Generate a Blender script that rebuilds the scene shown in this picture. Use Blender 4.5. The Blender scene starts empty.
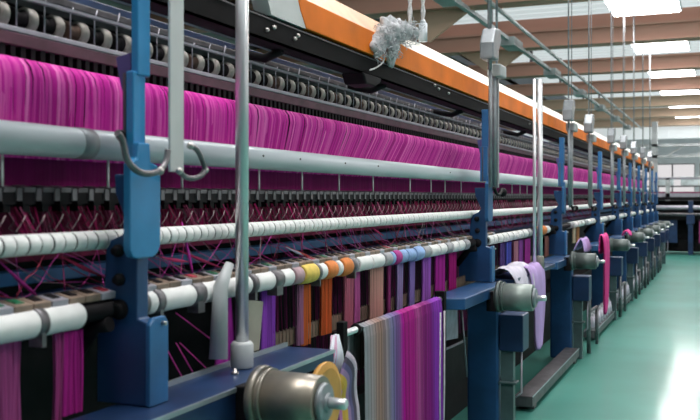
import bpy, math, random
from mathutils import Vector, noise
random.seed(7)
S = bpy.context.scene
C = S.collection
F = 900.0; TH = math.atan(374/900); CO = math.cos(TH); SI = math.sin(TH); EYE = 1.5
# surveying helpers: the machine runs along +Y, D is the distance of a plane left of the aisle origin
def dep(px, D): return F*D/(CO*(724-px))
def yy(px, D): return (dep(px, D)-D*SI)/CO
def hh(px, py, D): return EYE+(197-py)*dep(px, D)/F
def hk(k, D): return EYE+k*D/CO

# ------------------------------------------------------------------ materials
def mat(name, col, rough=.5, metal=0, var=.12, scale=8, bump=0, bscale=60, emit=None, estr=0, stretch=(1,1,1), coat=0, spec=.5, col2=None):
    m = bpy.data.materials.new(name); m.use_nodes = True
    n = m.node_tree.nodes; l = m.node_tree.links
    b = n['Principled BSDF']
    tc = n.new('ShaderNodeTexCoord'); mp = n.new('ShaderNodeMapping'); mp.inputs['Scale'].default_value = stretch
    l.new(tc.outputs['Object'], mp.inputs['Vector'])
    nz = n.new('ShaderNodeTexNoise'); nz.inputs['Scale'].default_value = scale; nz.inputs['Detail'].default_value = 5
    l.new(mp.outputs[0], nz.inputs['Vector'])
    cr = n.new('ShaderNodeValToRGB')
    c2 = col2 if col2 else tuple(min(1, c*(1+var)) for c in col)
    cr.color_ramp.elements[0].position = .35; cr.color_ramp.elements[1].position = .65
    cr.color_ramp.elements[0].color = (*[c*(1-var) for c in col], 1); cr.color_ramp.elements[1].color = (*c2, 1)
    l.new(nz.outputs['Fac'], cr.inputs['Fac']); l.new(cr.outputs['Color'], b.inputs['Base Color'])
    b.inputs['Roughness'].default_value = rough; b.inputs['Metallic'].default_value = metal
    b.inputs['Specular IOR Level'].default_value = spec
    b.inputs['Coat Weight'].default_value = coat
    if bump:
        nb = n.new('ShaderNodeTexNoise'); nb.inputs['Scale'].default_value = bscale; l.new(mp.outputs[0], nb.inputs['Vector'])
        bp = n.new('ShaderNodeBump'); bp.inputs['Strength'].default_value = bump; bp.inputs['Distance'].default_value = .01
        l.new(nb.outputs['Fac'], bp.inputs['Height']); l.new(bp.outputs[0], b.inputs['Normal'])
    if emit:
        b.inputs['Emission Color'].default_value = (*emit, 1); b.inputs['Emission Strength'].default_value = estr
    return m
def thread_mat(name, rough=.6, sheen=.3):
    m = bpy.data.materials.new(name); m.use_nodes = True
    n = m.node_tree.nodes; l = m.node_tree.links; b = n['Principled BSDF']
    a = n.new('ShaderNodeAttribute'); a.attribute_name = 'dye'
    l.new(a.outputs['Color'], b.inputs['Base Color'])
    b.inputs['Roughness'].default_value = rough; b.inputs['Sheen Weight'].default_value = sheen
    b.inputs['Specular IOR Level'].default_value = .25
    return m
M = dict(
 blue=mat('blue machine paint', (.028,.145,.34), .42, 0, .2, 5, .05, 40, coat=.05), shadeblue=mat('shaded blue machine paint', (.014,.066,.18), .4, 0, .2, 5, .05, 40, coat=.1),  # second blue has the shade of lower and side parts in its colour
 brightblue=mat('bright blue machine paint',(.025,.25,.52),.35,0,.12,5,.03,30,coat=.2),
 navy=mat('navy machine paint', (.010,.032,.095), .4, 0, .25, 5),
 purple=mat('violet blue paint', (.10,.09,.26), .5),
 steel=mat('pale grey steel tube', (.62,.66,.70), .33, .15, .06, 3, stretch=(1,.4,1)),
 rail=mat('dull grey metal', (.13,.12,.13), .45, .4, .25, 14),
 palerail=mat('pale anodised rail', (.40,.38,.44), .4, .2, .12, 12),
 dark=mat('oily black metal', (.008,.006,.008), .6, 0, .4, 10, spec=.2),
 black=mat('black lacquer', (.005,.004,.005), .7, 0, .2, 6, spec=.12),
 chrome=mat('brushed chrome', (.80,.80,.82), .3, .7, .06, 6, stretch=(1,1,.1)),
 bolt=mat('zinc bolt', (.5,.47,.45), .35, .8, .2, 30),
 barplate=mat('light painted flat bar', (.60,.61,.61), .45, .1, .06, 6),
 white=mat('white plastic sleeve', (.84,.83,.82), .5, 0, .04, 20, .05, 80),
 ringd=mat('dark spacer ring', (.02,.018,.02), .5),
 orange=mat('orange enamel', (.86,.19,.008), .55, 0, .12, 4, .04, 20, spec=.2),
 cream=mat('cream with painted light', (.80,.76,.70), .5, 0, .06, 4),  # pale tone with light put into the colour
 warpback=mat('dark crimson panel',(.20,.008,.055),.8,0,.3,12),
 maroon=mat('maroon rail', (.10,.03,.055), .5, 0, .3, 12),
 tan=mat('tan wooden block', (.24,.17,.13), .6, 0, .3, 15),
 wood=mat('reed strip timber', (.24,.15,.11), .6, 0, .3, 10, stretch=(1,.2,1)),
 green=mat('green insert', (.01,.16,.07), .4), red=mat('red insert', (.45,.03,.06), .4),
 clamp=mat('grey clamp metal', (.18,.17,.18), .38, .6, .3, 18),
 drum=mat('worn green grey drum', (.24,.25,.25), .34, .5, .35, 7, stretch=(1,1,1), col2=(.36,.31,.25)),
 drumd=mat('dark green grey drum', (.10,.12,.115), .45, .3, .25, 9),
 amber=mat('amber plastic disc', (.66,.33,.06), .45, 0, .2, 5),
 rope=mat('white rope', (.62,.60,.60), .8, 0, .15, 40, .4, 60),
 fluff=mat('grey lint', (.50,.50,.52), 1, 0, .2, 40, .2, 120, spec=.1),
 thread=thread_mat('dyed yarn',.7,0),
 cloth=thread_mat('woven cloth', .75, 0),
 paper=mat('crumpled pale cloth', (.60,.56,.66), .8, 0, .15, 12, .2, 14),
 lav=mat('lavender cloth', (.50,.34,.66), .8, 0, .12, 6, .5, 25, stretch=(1,1,.2)),
 beam=mat('red brown roof beam', (.60,.32,.24), .65, 0, .16, 1.2, stretch=(.15,1,1)),
 tanbeam=mat('tan roof beam', (.60,.42,.30), .6, 0, .12, 1.2, stretch=(.15,1,1)),
 duct=mat('galvanised duct', (.50,.52,.53), .5, .1, .2, 3),
 ceil=mat('glowing roof sheet', (.45,.49,.50), .6, 0, .05, 1, emit=(.93,.98,1), estr=.42),  # roof sheet given an added glow as light from above
 deck=mat('brown timber deck', (.42,.23,.16), .65, 0, .3, 1.5, stretch=(2,.3,1)),
 wall=mat('pale plaster wall', (.55,.60,.62), .8, 0, .05, 1.5), wallb=mat('grey block wall', (.16,.17,.19), .8, 0, .08, 1.5),
 lamp=mat('lit lamp diffuser', (.9,.95,1), .5, emit=(1,.97,.955), estr=13),
 fixture=mat('white lamp housing', (.75,.78,.8), .5),
 hang=mat('grey cast metal', (.27,.29,.31), .4, .4, .15, 15),
 footc=mat('dull teal grey paint',(.06,.10,.105),.4,0,.3,6),
 combw=mat('dusty mauve comb wire',(.24,.16,.18),.5,.2,.2,20),
 spoolm=mat('aged ivory spool',(.36,.33,.30),.5,0,.2,25), hubm=mat('brown spool core',(.10,.055,.04),.6,0,.2,20),
 carton=mat('pale shelf goods', (.62,.66,.68), .7, 0, .2, 3),
)
# floor: glossy teal epoxy
mf = mat('teal epoxy floor', (.07,.275,.225), .5, 0, .12, .7, .03, 1.6, coat=.42, spec=.12); M['floor'] = mf
mf.node_tree.nodes['Principled BSDF'].inputs['Coat Roughness'].default_value = .11
g = bpy.data.materials.new('window glass'); g.use_nodes = True
gb = g.node_tree.nodes['Principled BSDF']; gb.inputs['Transmission Weight'].default_value = 1; gb.inputs['Roughness'].default_value = .02; gb.inputs['IOR'].default_value = 1.02
M['glass'] = g

# ------------------------------------------------------------------ mesh builder
class MB:
    def __init__(s): s.v=[]; s.f=[]; s.sm=[]; s.c=[]
    def face(s, idx, smooth=False, col=None): s.f.append(idx); s.sm.append(smooth); s.c.append(col)
    def hexa(s, p, col=None):
        b=len(s.v); s.v += [tuple(q) for q in p]
        for q in ((0,3,2,1),(4,5,6,7),(0,1,5,4),(1,2,6,5),(2,3,7,6),(3,0,4,7)): s.face([b+i for i in q], False, col)
    def box(s, x0,x1,y0,y1,z0,z1, col=None):
        s.hexa([(x0,y0,z0),(x1,y0,z0),(x1,y1,z0),(x0,y1,z0),(x0,y0,z1),(x1,y0,z1),(x1,y1,z1),(x0,y1,z1)], col)
    def dbox(s, D0,D1,y0,y1,z0,z1,col=None): s.box(-max(D0,D1),-min(D0,D1),y0,y1,z0,z1,col)
    def tube(s, pts, r, n=12, caps=True, col=None, closed=False, squash=None):
        pts=[Vector(p) for p in pts]; m=len(pts); b=len(s.v)
        rs = r if isinstance(r,(list,tuple)) else [r]*m
        prev=None
        for i,p in enumerate(pts):
            if closed: t=(pts[(i+1)%m]-pts[i-1]).normalized()
            else: t=(pts[min(i+1,m-1)]-pts[max(i-1,0)]).normalized()
            if prev is None:
                ref=Vector((0,0,1)) if abs(t.z)<.9 else Vector((1,0,0))
                a=t.cross(ref).normalized()
            else:
                a=(prev-t*prev.dot(t)).normalized()
            prev=a; c=t.cross(a)
            for k in range(n):
                w=2*math.pi*(k+.5)/n; s.v.append(tuple(p+a*(rs[i]*math.cos(w))+c*(rs[i]*math.sin(w)*(squash or 1))))
        for i in range(m if closed else m-1):
            j=(i+1)%m
            for k in range(n):
                s.face([b+i*n+k,b+i*n+(k+1)%n,b+j*n+(k+1)%n,b+j*n+k], n>4, col)
        if caps and not closed:
            s.face([b+k for k in range(n)][::-1], False, col); s.face([b+(m-1)*n+k for k in range(n)], False, col)
    def ycyl(s, D,H,y0,y1,r,n=20,col=None): s.tube([(-D,y0,H),(-D,y1,H)], r, n, True, col)
    def lathe(s, prof, org, ax, n=28, col=None):     # prof: (distance along axis, radius)
        ax=Vector(ax).normalized(); org=Vector(org)
        pts=[org+ax*d for d,_ in prof]
        ref=Vector((0,0,1)) if abs(ax.z)<.9 else Vector((1,0,0)); a=ax.cross(ref).normalized(); c=ax.cross(a); b=len(s.v)
        for p,(d,r) in zip(pts,prof):
            for k in range(n):
                w=2*math.pi*k/n; s.v.append(tuple(p+a*(r*math.cos(w))+c*(r*math.sin(w))))
        for i in range(len(prof)-1):
            for k in range(n): s.face([b+i*n+k,b+i*n+(k+1)%n,b+(i+1)*n+(k+1)%n,b+(i+1)*n+k], abs(prof[i+1][0]-prof[i][0])>abs(prof[i+1][1]-prof[i][1]), col)
        s.face([b+k for k in range(n)][::-1], False, col); s.face([b+(len(prof)-1)*n+k for k in range(n)], False, col)
    def prism(s, poly, axis, a0, a1, col=None):      # poly of 2-D points; axis 'x': (y,z); 'y': (x,z); 'z': (x,y)
        b=len(s.v); n=len(poly)
        for a in (a0,a1):
            for (p,q) in poly:
                s.v.append({'x':(a,p,q),'y':(p,a,q),'z':(p,q,a)}[axis])
        s.face([b+i for i in range(n)][::-1], False, col); s.face([b+n+i for i in range(n)], False, col)
        for i in range(n): s.face([b+i,b+(i+1)%n,b+n+(i+1)%n,b+n+i], False, col)
    def ball(s, c, r, sq=(1,1,1), nu=12, nv=8, col=None, jit=0, freq=8):
        b=len(s.v); c=Vector(c)
        for j in range(nv+1):
            for i in range(nu):
                t=math.pi*j/nv; w=2*math.pi*i/nu
                d=Vector((math.sin(t)*math.cos(w)*sq[0], math.sin(t)*math.sin(w)*sq[1], math.cos(t)*sq[2]))
                p=c+d*r
                if jit: p += d*r*jit*noise.noise(p*freq)
                s.v.append(tuple(p))
        for j in range(nv):
            for i in range(nu): s.face([b+j*nu+i,b+(j+1)*nu+i,b+(j+1)*nu+(i+1)%nu,b+j*nu+(i+1)%nu], True, col)
    def build(s, name, m, parent=None, bevel=0, org=None):
        me=bpy.data.meshes.new(name)
        o=bpy.data.objects.new(name, me); C.objects.link(o)
        if parent is not None:
            o.parent=parent; base=Vector(parent['_o']); o['_o']=list(base)
        else:
            base=Vector(org) if org else Vector((0,0,0)); o.location=base; o['_o']=list(base)
        me.from_pydata([tuple(Vector(p)-base) for p in s.v], [], s.f); me.update()
        me.polygons.foreach_set('use_smooth', s.sm)
        if any(c is not None for c in s.c):
            at=me.attributes.new('dye','FLOAT_COLOR','CORNER'); vals=[]
            for p,c in zip(me.polygons, s.c):
                c = c or (.5,.5,.5)
                for _ in range(p.loop_total): vals += [c[0],c[1],c[2],1]
            at.data.foreach_set('color', vals)
        me.materials.append(M[m] if isinstance(m,str) else m)
        # consistent outward normals
        import bmesh
        bm=bmesh.new(); bm.from_mesh(me); bmesh.ops.recalc_face_normals(bm, faces=bm.faces); bm.to_mesh(me); bm.free()
        if bevel:
            bv=o.modifiers.new('bevel','BEVEL'); bv.width=bevel; bv.segments=2; bv.limit_method='ANGLE'; bv.angle_limit=.7
            bv.harden_normals=False
        return o
def empty(name, loc, label, cat, group=None):
    o=bpy.data.objects.new(name, None); C.objects.link(o); o.location=loc; o['_o']=list(loc)
    o.empty_display_size=.1
    return tag(o, label, cat, group)
def tag(o, label=None, cat=None, group=None, kind=None):
    if label: o['label']=label
    if cat: o['category']=cat
    if group: o['group']=group
    if kind: o['kind']=kind
    return o
def copy_tree(o, loc=None, label=None, parent=None):
    c=o.copy(); C.objects.link(c)
    if parent is not None: c.parent=parent
    if loc is not None: c.location=loc
    if label: c['label']=label
    for ch in list(kids.get(o.name, [])):
        copy_tree(ch, None, None, c)
    return c
kids={}
def index_children():
    kids.clear()
    for o in C.objects:
        if o.parent: kids.setdefault(o.parent.name, []).append(o)

Y0, Y1 = 1.0, 21.7
POSTS=[1.886,5.62,8.56,11.4,13.6,15.3,16.9,18.5,20.1,21.4]
ORD=['nearest','second','third','fourth','fifth','sixth','seventh','eighth','ninth','tenth','eleventh','twelfth','thirteenth','fourteenth','fifteenth']

# ------------------------------------------------------------------ the setting
def struct(name, mb, m): return tag(mb.build(name, m), kind='structure')
b=MB(); b.box(-9,7,-3,44,-.1,0); struct('floor', b, 'floor')
b=MB(); b.box(-5.4,7,-3,44,5.2,5.3)
y=-3
while y<44: b.box(-5.4,7,y,y+.06,5.18,5.2); y+=.45
struct('ceiling', b, 'ceil')
b=MB(); b.box(-9,-5.4,-3,44,4.62,4.72)
for x in (-8.4,-7.4,-6.6,-5.7): b.box(x,x+.16,-3,44,4.5,4.62)
struct('trim_1', b, 'deck')
b=MB(); b.box(-5.44,-5.4,-3,44,4.5,5.2); struct('trim_2', b, 'wallb')
b=MB(); b.box(-9.2,-9,-3,44,0,5.3); struct('wall_left', b, 'wall')
b=MB(); b.box(-9,7,43,43.2,0,1.7); b.box(-9,7,43,43.2,3.0,5.3)
for x in (-9,-5.2,-1.2,3.2,6.8): b.box(x,x+.2,43,43.2,1.7,3.0)
struct('wall_far', b, 'wall')
for i,(x0,x1) in enumerate(((-8.8,-5.2),(-5,-1.2),(-1,3.2),(3.4,6.8))):
    b=MB(); b.box(x0,x1,43.08,43.1,1.7,3.0); w=struct('window_%d'%(i+1), b, 'glass')
    b=MB()
    for k in range(5):
        x=x0+(x1-x0)*k/4; b.box(x-.03,x+.03,43.03,43.15,1.7,3.0)
    for z in (1.7,2.35,2.96): b.box(x0,x1,43.03,43.15,z,z+.04)
    b.build('window_frame','rail',w)
# right hand wall with tall windows: the daylight on the aisle side
b=MB(); b.box(7,7.2,-3,44,0,1.0); b.box(7,7.2,-3,44,3.8,5.3)
b.box(7,7.2,-3,1,1.0,3.8); y=1
ws=[]
while y<43.5: b.box(7,7.2,y,y+.5,1.0,3.8); ws.append((y+.5,min(y+4,44))); y+=4
struct('wall_right', b, 'wall')
for i,(a,c) in enumerate(ws):
    b=MB(); b.box(7.09,7.11,a,c,1.0,3.8); w=struct('window_%d'%(i+5), b, 'glass')
    b=MB(); b.box(7.05,7.15,(a+c)/2-.03,(a+c)/2+.03,1.0,3.8); b.box(7.05,7.15,a,c,2.4,2.45); b.build('window_frame','rail',w)

b=MB(); b.box(-9,7,-3.2,-3,0,5.3); struct('wall_back', b, 'wallb')
# roof beams
for i,(y,top,mm) in enumerate([(4.4,4.5,0),(8.4,4.5,0),(12.4,4.5,0),(16.3,4.5,0),(20.1,4.5,0),(24.0,4.5,0),(28.2,4.5,1),(32,4.5,1),(36,4.5,1),(40,4.5,0)]):
    b=MB(); b.box(-9,7,y,y+.3,4.22,top); b.box(-9,7,y-.04,y+.34,4.2,4.24); b.box(-9,7,y-.04,y+.34,top-.03,top+.01)
    if i==3: b.box(-9,7,y+.3,y+.6,top,top+.28)
    o=b.build('roof_beam','tanbeam' if mm else 'beam',org=(0,y,4.2))
    b=MB()
    for x in (-8,-4,0,4): b.box(x-.03,x+.03,y+.12,y+.18,top,5.17 if x>-5 else 4.5)
    b.build('hanger_strap','rail',o)
    tag(o, ('tan' if mm else 'red-brown')+' roof beam across the hall, %s from the camera'%ORD[i],'roof beam','beams across the ceiling')
# gusset plates / braces over the machine
for i,(y,x) in enumerate(((8.4,-4.6),(12.4,-4.6),(16.3,-4.6))):
    b=MB(); b.prism([(x,4.2),(x+1.3,4.2),(x+.65,3.75)],'y',y+.1,y+.16)
    o=b.build('gusset_plate','tanbeam',org=(x,y,4)); tag(o,'pale triangular plate under the %s roof beam'%ORD[i+1],'gusset plate','triangular plates on the beams')
b=MB(); b.box(-3.42,-3.34,2,42,4.14,4.2)
for k in range(10): b.box(-3.5,-3.25,3+4*k,3.7+4*k,4.06,4.2)
o=b.build('cable_duct','duct',org=(-3.4,2,4.05)); tag(o,'long grey metal duct running under the roof beams above the machine','duct')
b=MB(); b.tube([(-2.95,3,4.16),(-2.95,42,4.16)],.03,10)
o=b.build('ceiling_pipe','duct',org=(-2.95,3,4.1)); tag(o,'thin grey pipe running beside the metal duct under the beams','pipe')
# ceiling lamps
def lamp(x,y,label):
    e=empty('ceiling_lamp',(x,y,4.4),label,'ceiling lamp','rectangular ceiling lamps')
    b=MB(); b.box(x-.53,x+.53,y-.98,y+.98,4.43,4.51); b.build('housing','fixture',e,.01)
    b=MB(); b.box(x-.5,x+.5,y-.94,y+.94,4.415,4.432); b.build('diffuser','lamp',e,.005)
    for s in (-.8,.8):
        b=MB(); b.tube([(x,y+s,4.50),(x,y+s,5.17)],.008,6); b.build('suspension_rod','rail',e)
for i,y in enumerate((2,6,10.1,14.15,18.2,22.25,26.3,30.3,34.3,38.3)):
    lamp(-1.14,y,'glowing rectangular ceiling lamp over the aisle, %s of the row from the camera'%ORD[i])
for i,y in enumerate((4,12,20,28,36)):  # extra row out of view, added for more light
    lamp(3.4,y,'added rectangular ceiling lamp out of view by the right wall, %s of its row'%ORD[i])

# ------------------------------------------------------------------ blue upright frames
def make_post(full, Yp, label):
    e=empty('upright_frame',(-1.45,Yp,0),label,'machine frame','blue upright frames of the machine')
    aw=.022 if full else 0
    b=MB(); b.dbox(1.400,1.425+aw,Yp+.035,Yp+.088+aw,1.60,1.825); b.dbox(1.395,1.418+aw,Yp+.048,Yp+.102+aw,1.815,2.062); b.build('upper_arm','blue' if full else 'brightblue',e,.004)
    b=MB(); b.dbox(1.425,1.432,Yp+.033,Yp+.04,1.6,1.82); b.build('arm_edge','rail',e)
    b=MB(); b.prism([(-1.425,1.875),(-1.47,1.865),(-1.455,1.79),(-1.435,1.745),(-1.42,1.74)],'y',Yp+.055,Yp+.063); b.build('fin_plate','purple',e)
    b=MB(); b.prism([(0,1.365),(.012,1.347),(.03,1.342),(.10,1.342),(.122,1.352),(.134,1.375),(.134,1.565),(.118,1.585),(.09,1.592),(.086,1.64),(.035,1.64),(.03,1.60),(0,1.585)] and [(Yp+p,q) for p,q in [(0,1.365),(.012,1.347),(.03,1.342),(.10,1.342),(.122,1.352),(.134,1.375),(.134,1.565),(.118,1.585),(.09,1.592),(.086,1.64),(.035,1.64),(.03,1.60),(0,1.585)]],'x',-1.407,-1.385)
    b.build('clamp_block','blue' if full else 'brightblue',e,.004)
    low=[(-1.60,.952),(-1.60,1.05),(-1.53,1.20)] if full else [(-1.55,.952),(-1.55,1.14),(-1.53,1.20)]
    b=MB(); b.prism([(-1.41,1.56),(-1.41,1.345),(-1.42,1.34),(-1.42,1.18),(-1.388,1.17),(-1.388,.952)]+low+[(-1.52,1.365),(-1.505,1.385),(-1.47,1.40),(-1.45,1.425),(-1.468,1.46),(-1.49,1.51),(-1.494,1.56)],'y',Yp+.078,Yp+.128)
    b.build('side_plate','shadeblue',e,.004)
    b=MB(); b.prism([(Yp+.075,.952),(Yp+.16,.952),(Yp+.16,1.165),(Yp+.145,1.183),(Yp+.095,1.183),(Yp+.075,1.165)],'x',-1.393,-1.378); b.build('flange','blue',e,.003)
    for D,H,r in ((1.478,1.358,.017),(1.474,1.282,.017),(1.474,1.203,.027)):
        b=MB(); b.lathe([(0,r),(.008,r),(.012,r*.7),(.022,r*.65),(.024,r*.4)],(-D,Yp+.078,H),(0,-1,0),16); b.build('bolt','dark',e)
    b=MB(); b.lathe([(0,.006),(.012,.006),(.014,.004)],(-1.378,Yp+.13,1.165),(1,0,0),12); b.build('bolt','bolt',e)
    b=MB(); b.prism([(-1.30,.885),(-1.30,.0),(-1.50,.0),(-1.50,.885)],'y',Yp-.085,Yp+.02); b.build('leg','shadeblue',e,.014)
    if full:
        b=MB(); b.prism([(-1.30,Yp-.86),(-1.44,Yp-.92),(-1.5,Yp-.8),(-1.5,Yp+.16),(-1.3,Yp+.16)],'z',.885,.948); b.build('shelf_plate','shadeblue',e,.006)
    b=MB(); b.dbox(1.145,1.295,Yp-.08,Yp+.1,.54,.77); b.build('motor_box','navy',e,.008)
    b=MB(); b.dbox(1.21,1.29,Yp-.06,Yp-.0,.0,.54); b.dbox(1.19,1.30,Yp-.08,Yp+.02,.335,.35); b.build('foot_column','footc',e,.005)
    b=MB(); b.tube([(-1.165,Yp-.03,.55),(-1.165,Yp-.03,.28),(-1.20,Yp-.03,.25)],.006,8); b.build('drain_pipe','palerail',e)
    b=MB(); b.tube([(-1.6,Yp+.03,1.06),(-1.52,Yp+.03,1.16),(-1.47,Yp+.03,1.17)],.02,10); b.ball((-1.56,Yp+.03,1.19),.035); b.build('knob','dark',e)
    return e
p0=make_post(False,POSTS[0],'bright blue upright frame nearest the camera, standing on the near crossbeam')
p1=make_post(True,POSTS[1],'blue upright frame with a shelf plate right of the multicoloured woven cloth')
index_children()
for i,Y in enumerate(POSTS[2:]):
    copy_tree(p1,(-1.45,Y,0),'blue upright frame, %s from the camera along the machine'%ORD[i+2])

# ------------------------------------------------------------------ cloth rollers (drums) on the frames
def make_drum(Yc,H,r,L,D,m,label):
    e=empty('roller_drum',(-D,Yc,H),label,'roller','drums sticking out toward the aisle')
    ax=(1,0,0)
    b=MB(); b.lathe([(-.03,r*.55),(-.012,r*.6),(-.012,r*1.13),(.0,r*1.15),(.012,r*1.13),(.013,r*1.0),(.02,r*1.0),(.021,r*1.08),(.032,r*1.07)],(-D,Yc,H),ax,36); b.build('flange_ring','drum' if m=='drum' else 'drumd',e)
    b=MB(); b.lathe([(.02,r*.99),(L*.86,r*.965),(L*.865,r*.955),(L,r*.95),(L+.004,r*.92)],(-D,Yc,H),ax,36); b.build('drum_body',m,e)
    b=MB(); b.lathe([(L+.006,r*.72),(L+.02,r*.66),(L+.022,r*.35),(L+.03,r*.33)],(-D,Yc,H),ax,24); b.build('end_cap','hang',e)
    b=MB(); b.lathe([(L+.02,r*.21),(L+.075,r*.20),(L+.08,r*.16)],(-D,Yc,H),ax,16); b.build('shaft','chrome',e)
    b=MB(); b.lathe([(0,.012),(.07,.012)],(-D-.09,Yc,H),ax,12); b.dbox(D+.01,D+.075,Yc-.03,Yc+.03,H-.09,H+.03); b.build('mounting','dark',e,.004)
    return e
make_drum(yy(262,1.23),.925,.078,.185,1.23,'drum','large worn metal drum with a ring flange at the bottom, nearest the camera')
d1=make_drum(5.36,.90,.083,.20,1.25,'drumd','grey-green drum beside the shelf plate of the second upright frame')
d1c=[c for c in C.objects if c.parent==d1 and c.name.startswith('drum_body')][0]
d1c.data.materials[0]=mat('mid grey green drum',(.25,.29,.27),.4,.3,.2,9)
d2=make_drum(8.2,.93,.073,.20,1.25,'drumd','dark drum left of the hanging pink cloth')
index_children()
for i,Y in enumerate((11.1,13.3,15.0,16.6,18.2,19.8)):
    copy_tree(d2,(-1.25,Y,.93),'dark drum on the aisle side, %s from the camera'%ORD[i+3])

# step rails on the floor
M['edge']=mat('polished edge',(.42,.48,.52),.3,.5)
for i,(a,c) in enumerate(((6.27,8.45),(9.6,11.6),(12.2,13.5),(14,15.2),(15.8,16.9),(17.5,18.8))):
    b=MB(); b.dbox(1.23,1.356,a,c,.035,.11); b.dbox(1.24,1.346,a+.1,a+.2,0,.036); b.dbox(1.24,1.346,c-.2,c-.1,0,.036)
    o=b.build('floor_rail','rail',org=(-1.29,a,0),bevel=.004)
    b=MB(); b.dbox(1.227,1.231,a,c,.104,.112); b.build('rail_edge','edge',o)
    tag(o,'low steel floor rail before the machine, %s from the camera'%ORD[i],'rail','floor rails along the aisle')

# front crossbeam of the near bay
b=MB()
YE=yy(334,1.3); b.dbox(1.30,1.493,1.0,YE,.925,.95); b.dbox(1.30,1.315,1.0,2.55,.72,.93); b.dbox(1.30,1.31,2.5,YE,.905,.93)
o=b.build('crossbeam','navy',org=(-1.4,1,.95),bevel=.003); tag(o,'dark blue flat crossbeam at the bottom under the nearest upright frame','crossbeam')
b=MB(); b.dbox(1.296,1.302,1.0,YE,.938,.951); b.build('front_edge','edge',o)
b=MB(); b.dbox(1.486,1.497,2.1,YE,.948,.964); b.build('rear_edge','edge',o)
for px in (235,):
    Y=yy(px,1.40); b=MB(); b.lathe([(0,.012),(.008,.012),(.009,.006),(.018,.006)],(-1.40,Y,.95),(0,0,1),6); b.build('bolt','bolt',o)
b=MB(); b.dbox(1.30,1.49,6.0,7.6,.915,.945); o=b.build('crossbeam','navy',org=(-1.4,6,.94),bevel=.003); tag(o,'dark blue crossbeam between the second and third upright frames','crossbeam')

# ------------------------------------------------------------------ long rails and tubes
def rail(name,label,cat,boxes,m,bevel=0,y0=Y0,y1=Y1):
    b=MB()
    for D0,D1,h0,h1 in boxes: b.dbox(D0,D1,y0,y1,h0,h1)
    o=b.build(name,m,org=(-boxes[0][0],y0,boxes[0][2]),bevel=bevel)
    return tag(o,label,cat)
# grey tube
e=MB(); e.ycyl(1.6,1.644,Y0,Y1,.041,32)
o=e.build('guide_tube','steel',org=(-1.6,Y0,1.644)); tag(o,'thick pale grey steel tube running in front of the magenta yarn','tube')
for px in (263,300,345,378,450):
    Y=yy(px,1.56); b=MB(); b.lathe([(0,.004),(.006,.004)],(-1.562,Y,1.65),(1,0,.2),8); b.build('rivet','ringd',o)
b=MB(); 
for px in (90,): b.ycyl(1.6,1.644,yy(px-7,1.57),yy(px+7,1.57),.0425,32)
b.build('coupling_band','hang',o)
# white roller with sleeves
RD,RH,RR=1.53,1.386,.0255
b=MB(); b.ycyl(RD,RH,Y0,Y1,.0240,20); o=b.build('sleeved_roller','ringd',org=(-RD,Y0,RH)); tag(o,'long white segmented roller below the needle rack','roller')
y=Y0; i=0; rest=MB()
while y<Y1-.09:
    for (a,c) in ((0,.0375),(.0395,.0785)):
        mb = MB() if i<100 else rest
        mb.lathe([(0,RR-.002),(.002,RR),(c-a-.002,RR),(c-a,RR-.002)],(-RD,y+a,RH),(0,1,0),20)
        if i<100: mb.build('roller_sleeve','white',o)
        i+=1
    y+=.0835
tag(rest.build('roller_sleeves','white',o),kind='stuff')
# needle rack
e=rail('needle_rack','dark toothed rack between the grey tube and the white roller','rack',[(1.64,1.68,1.475,1.522)],'dark')
y=Y0; i=0; rest=MB(); restc=MB()
while y<Y1:
    mb=MB() if i<100 else rest; mc=MB() if i<100 else restc
    mb.dbox(1.605,1.645,y,y+.046,1.482,1.518); mb.dbox(1.612,1.64,y+.010,y+.034,1.462,1.484)
    mc.hexa([(-1.645,y+.004,1.518),(-1.603,y+.004,1.512),(-1.603,y+.046,1.512),(-1.645,y+.046,1.518),(-1.645,y+.004,1.530),(-1.603,y+.004,1.524),(-1.603,y+.046,1.524),(-1.645,y+.046,1.530)])
    mc.dbox(1.60,1.612,y+.044,y+.062,1.49,1.522)
    if i<100:
        q=mb.build('needle_block','dark',e); mc.build('block_cap','clamp',q)
    y+=.068; i+=1
q=tag(rest.build('needle_blocks','dark',e),kind='stuff'); tag(restc.build('block_caps','clamp',q),kind='stuff')
# white pins
PX=[2,108,182,259,302,339,373,410,431,445,461,512,520,527,534]
for i,px in enumerate(PX):
    Y=yy(px,1.62); b=MB(); b.tube([(-1.62,Y,1.522),(-1.62,Y,1.605)],.004,8)
    o=b.build('pin','white',org=(-1.62,Y,1.52)); tag(o,'thin white pin under the grey tube, %s from the left'%(ORD+['thirteenth','fourteenth','fifteenth'])[i],'pin','white pins above the needle rack')
# blue rails behind threads
rail('inner_rail','dusty blue rail behind the loose threads, below the white roller','rail',[(1.68,1.74,1.272,1.307)],'blue',.003)
rail('inner_rail','dark navy lower rail behind the loose threads','rail',[(1.66,1.72,1.215,1.245)],'navy',.003)
# machine body behind
rail('machine_body','dark inner casing behind the rails and hanging yarns','machine casing',[(1.98,2.1,.0,2.12),(1.7,2.0,.0,.5),(1.83,2.1,1.96,1.985)],'dark')
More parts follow.
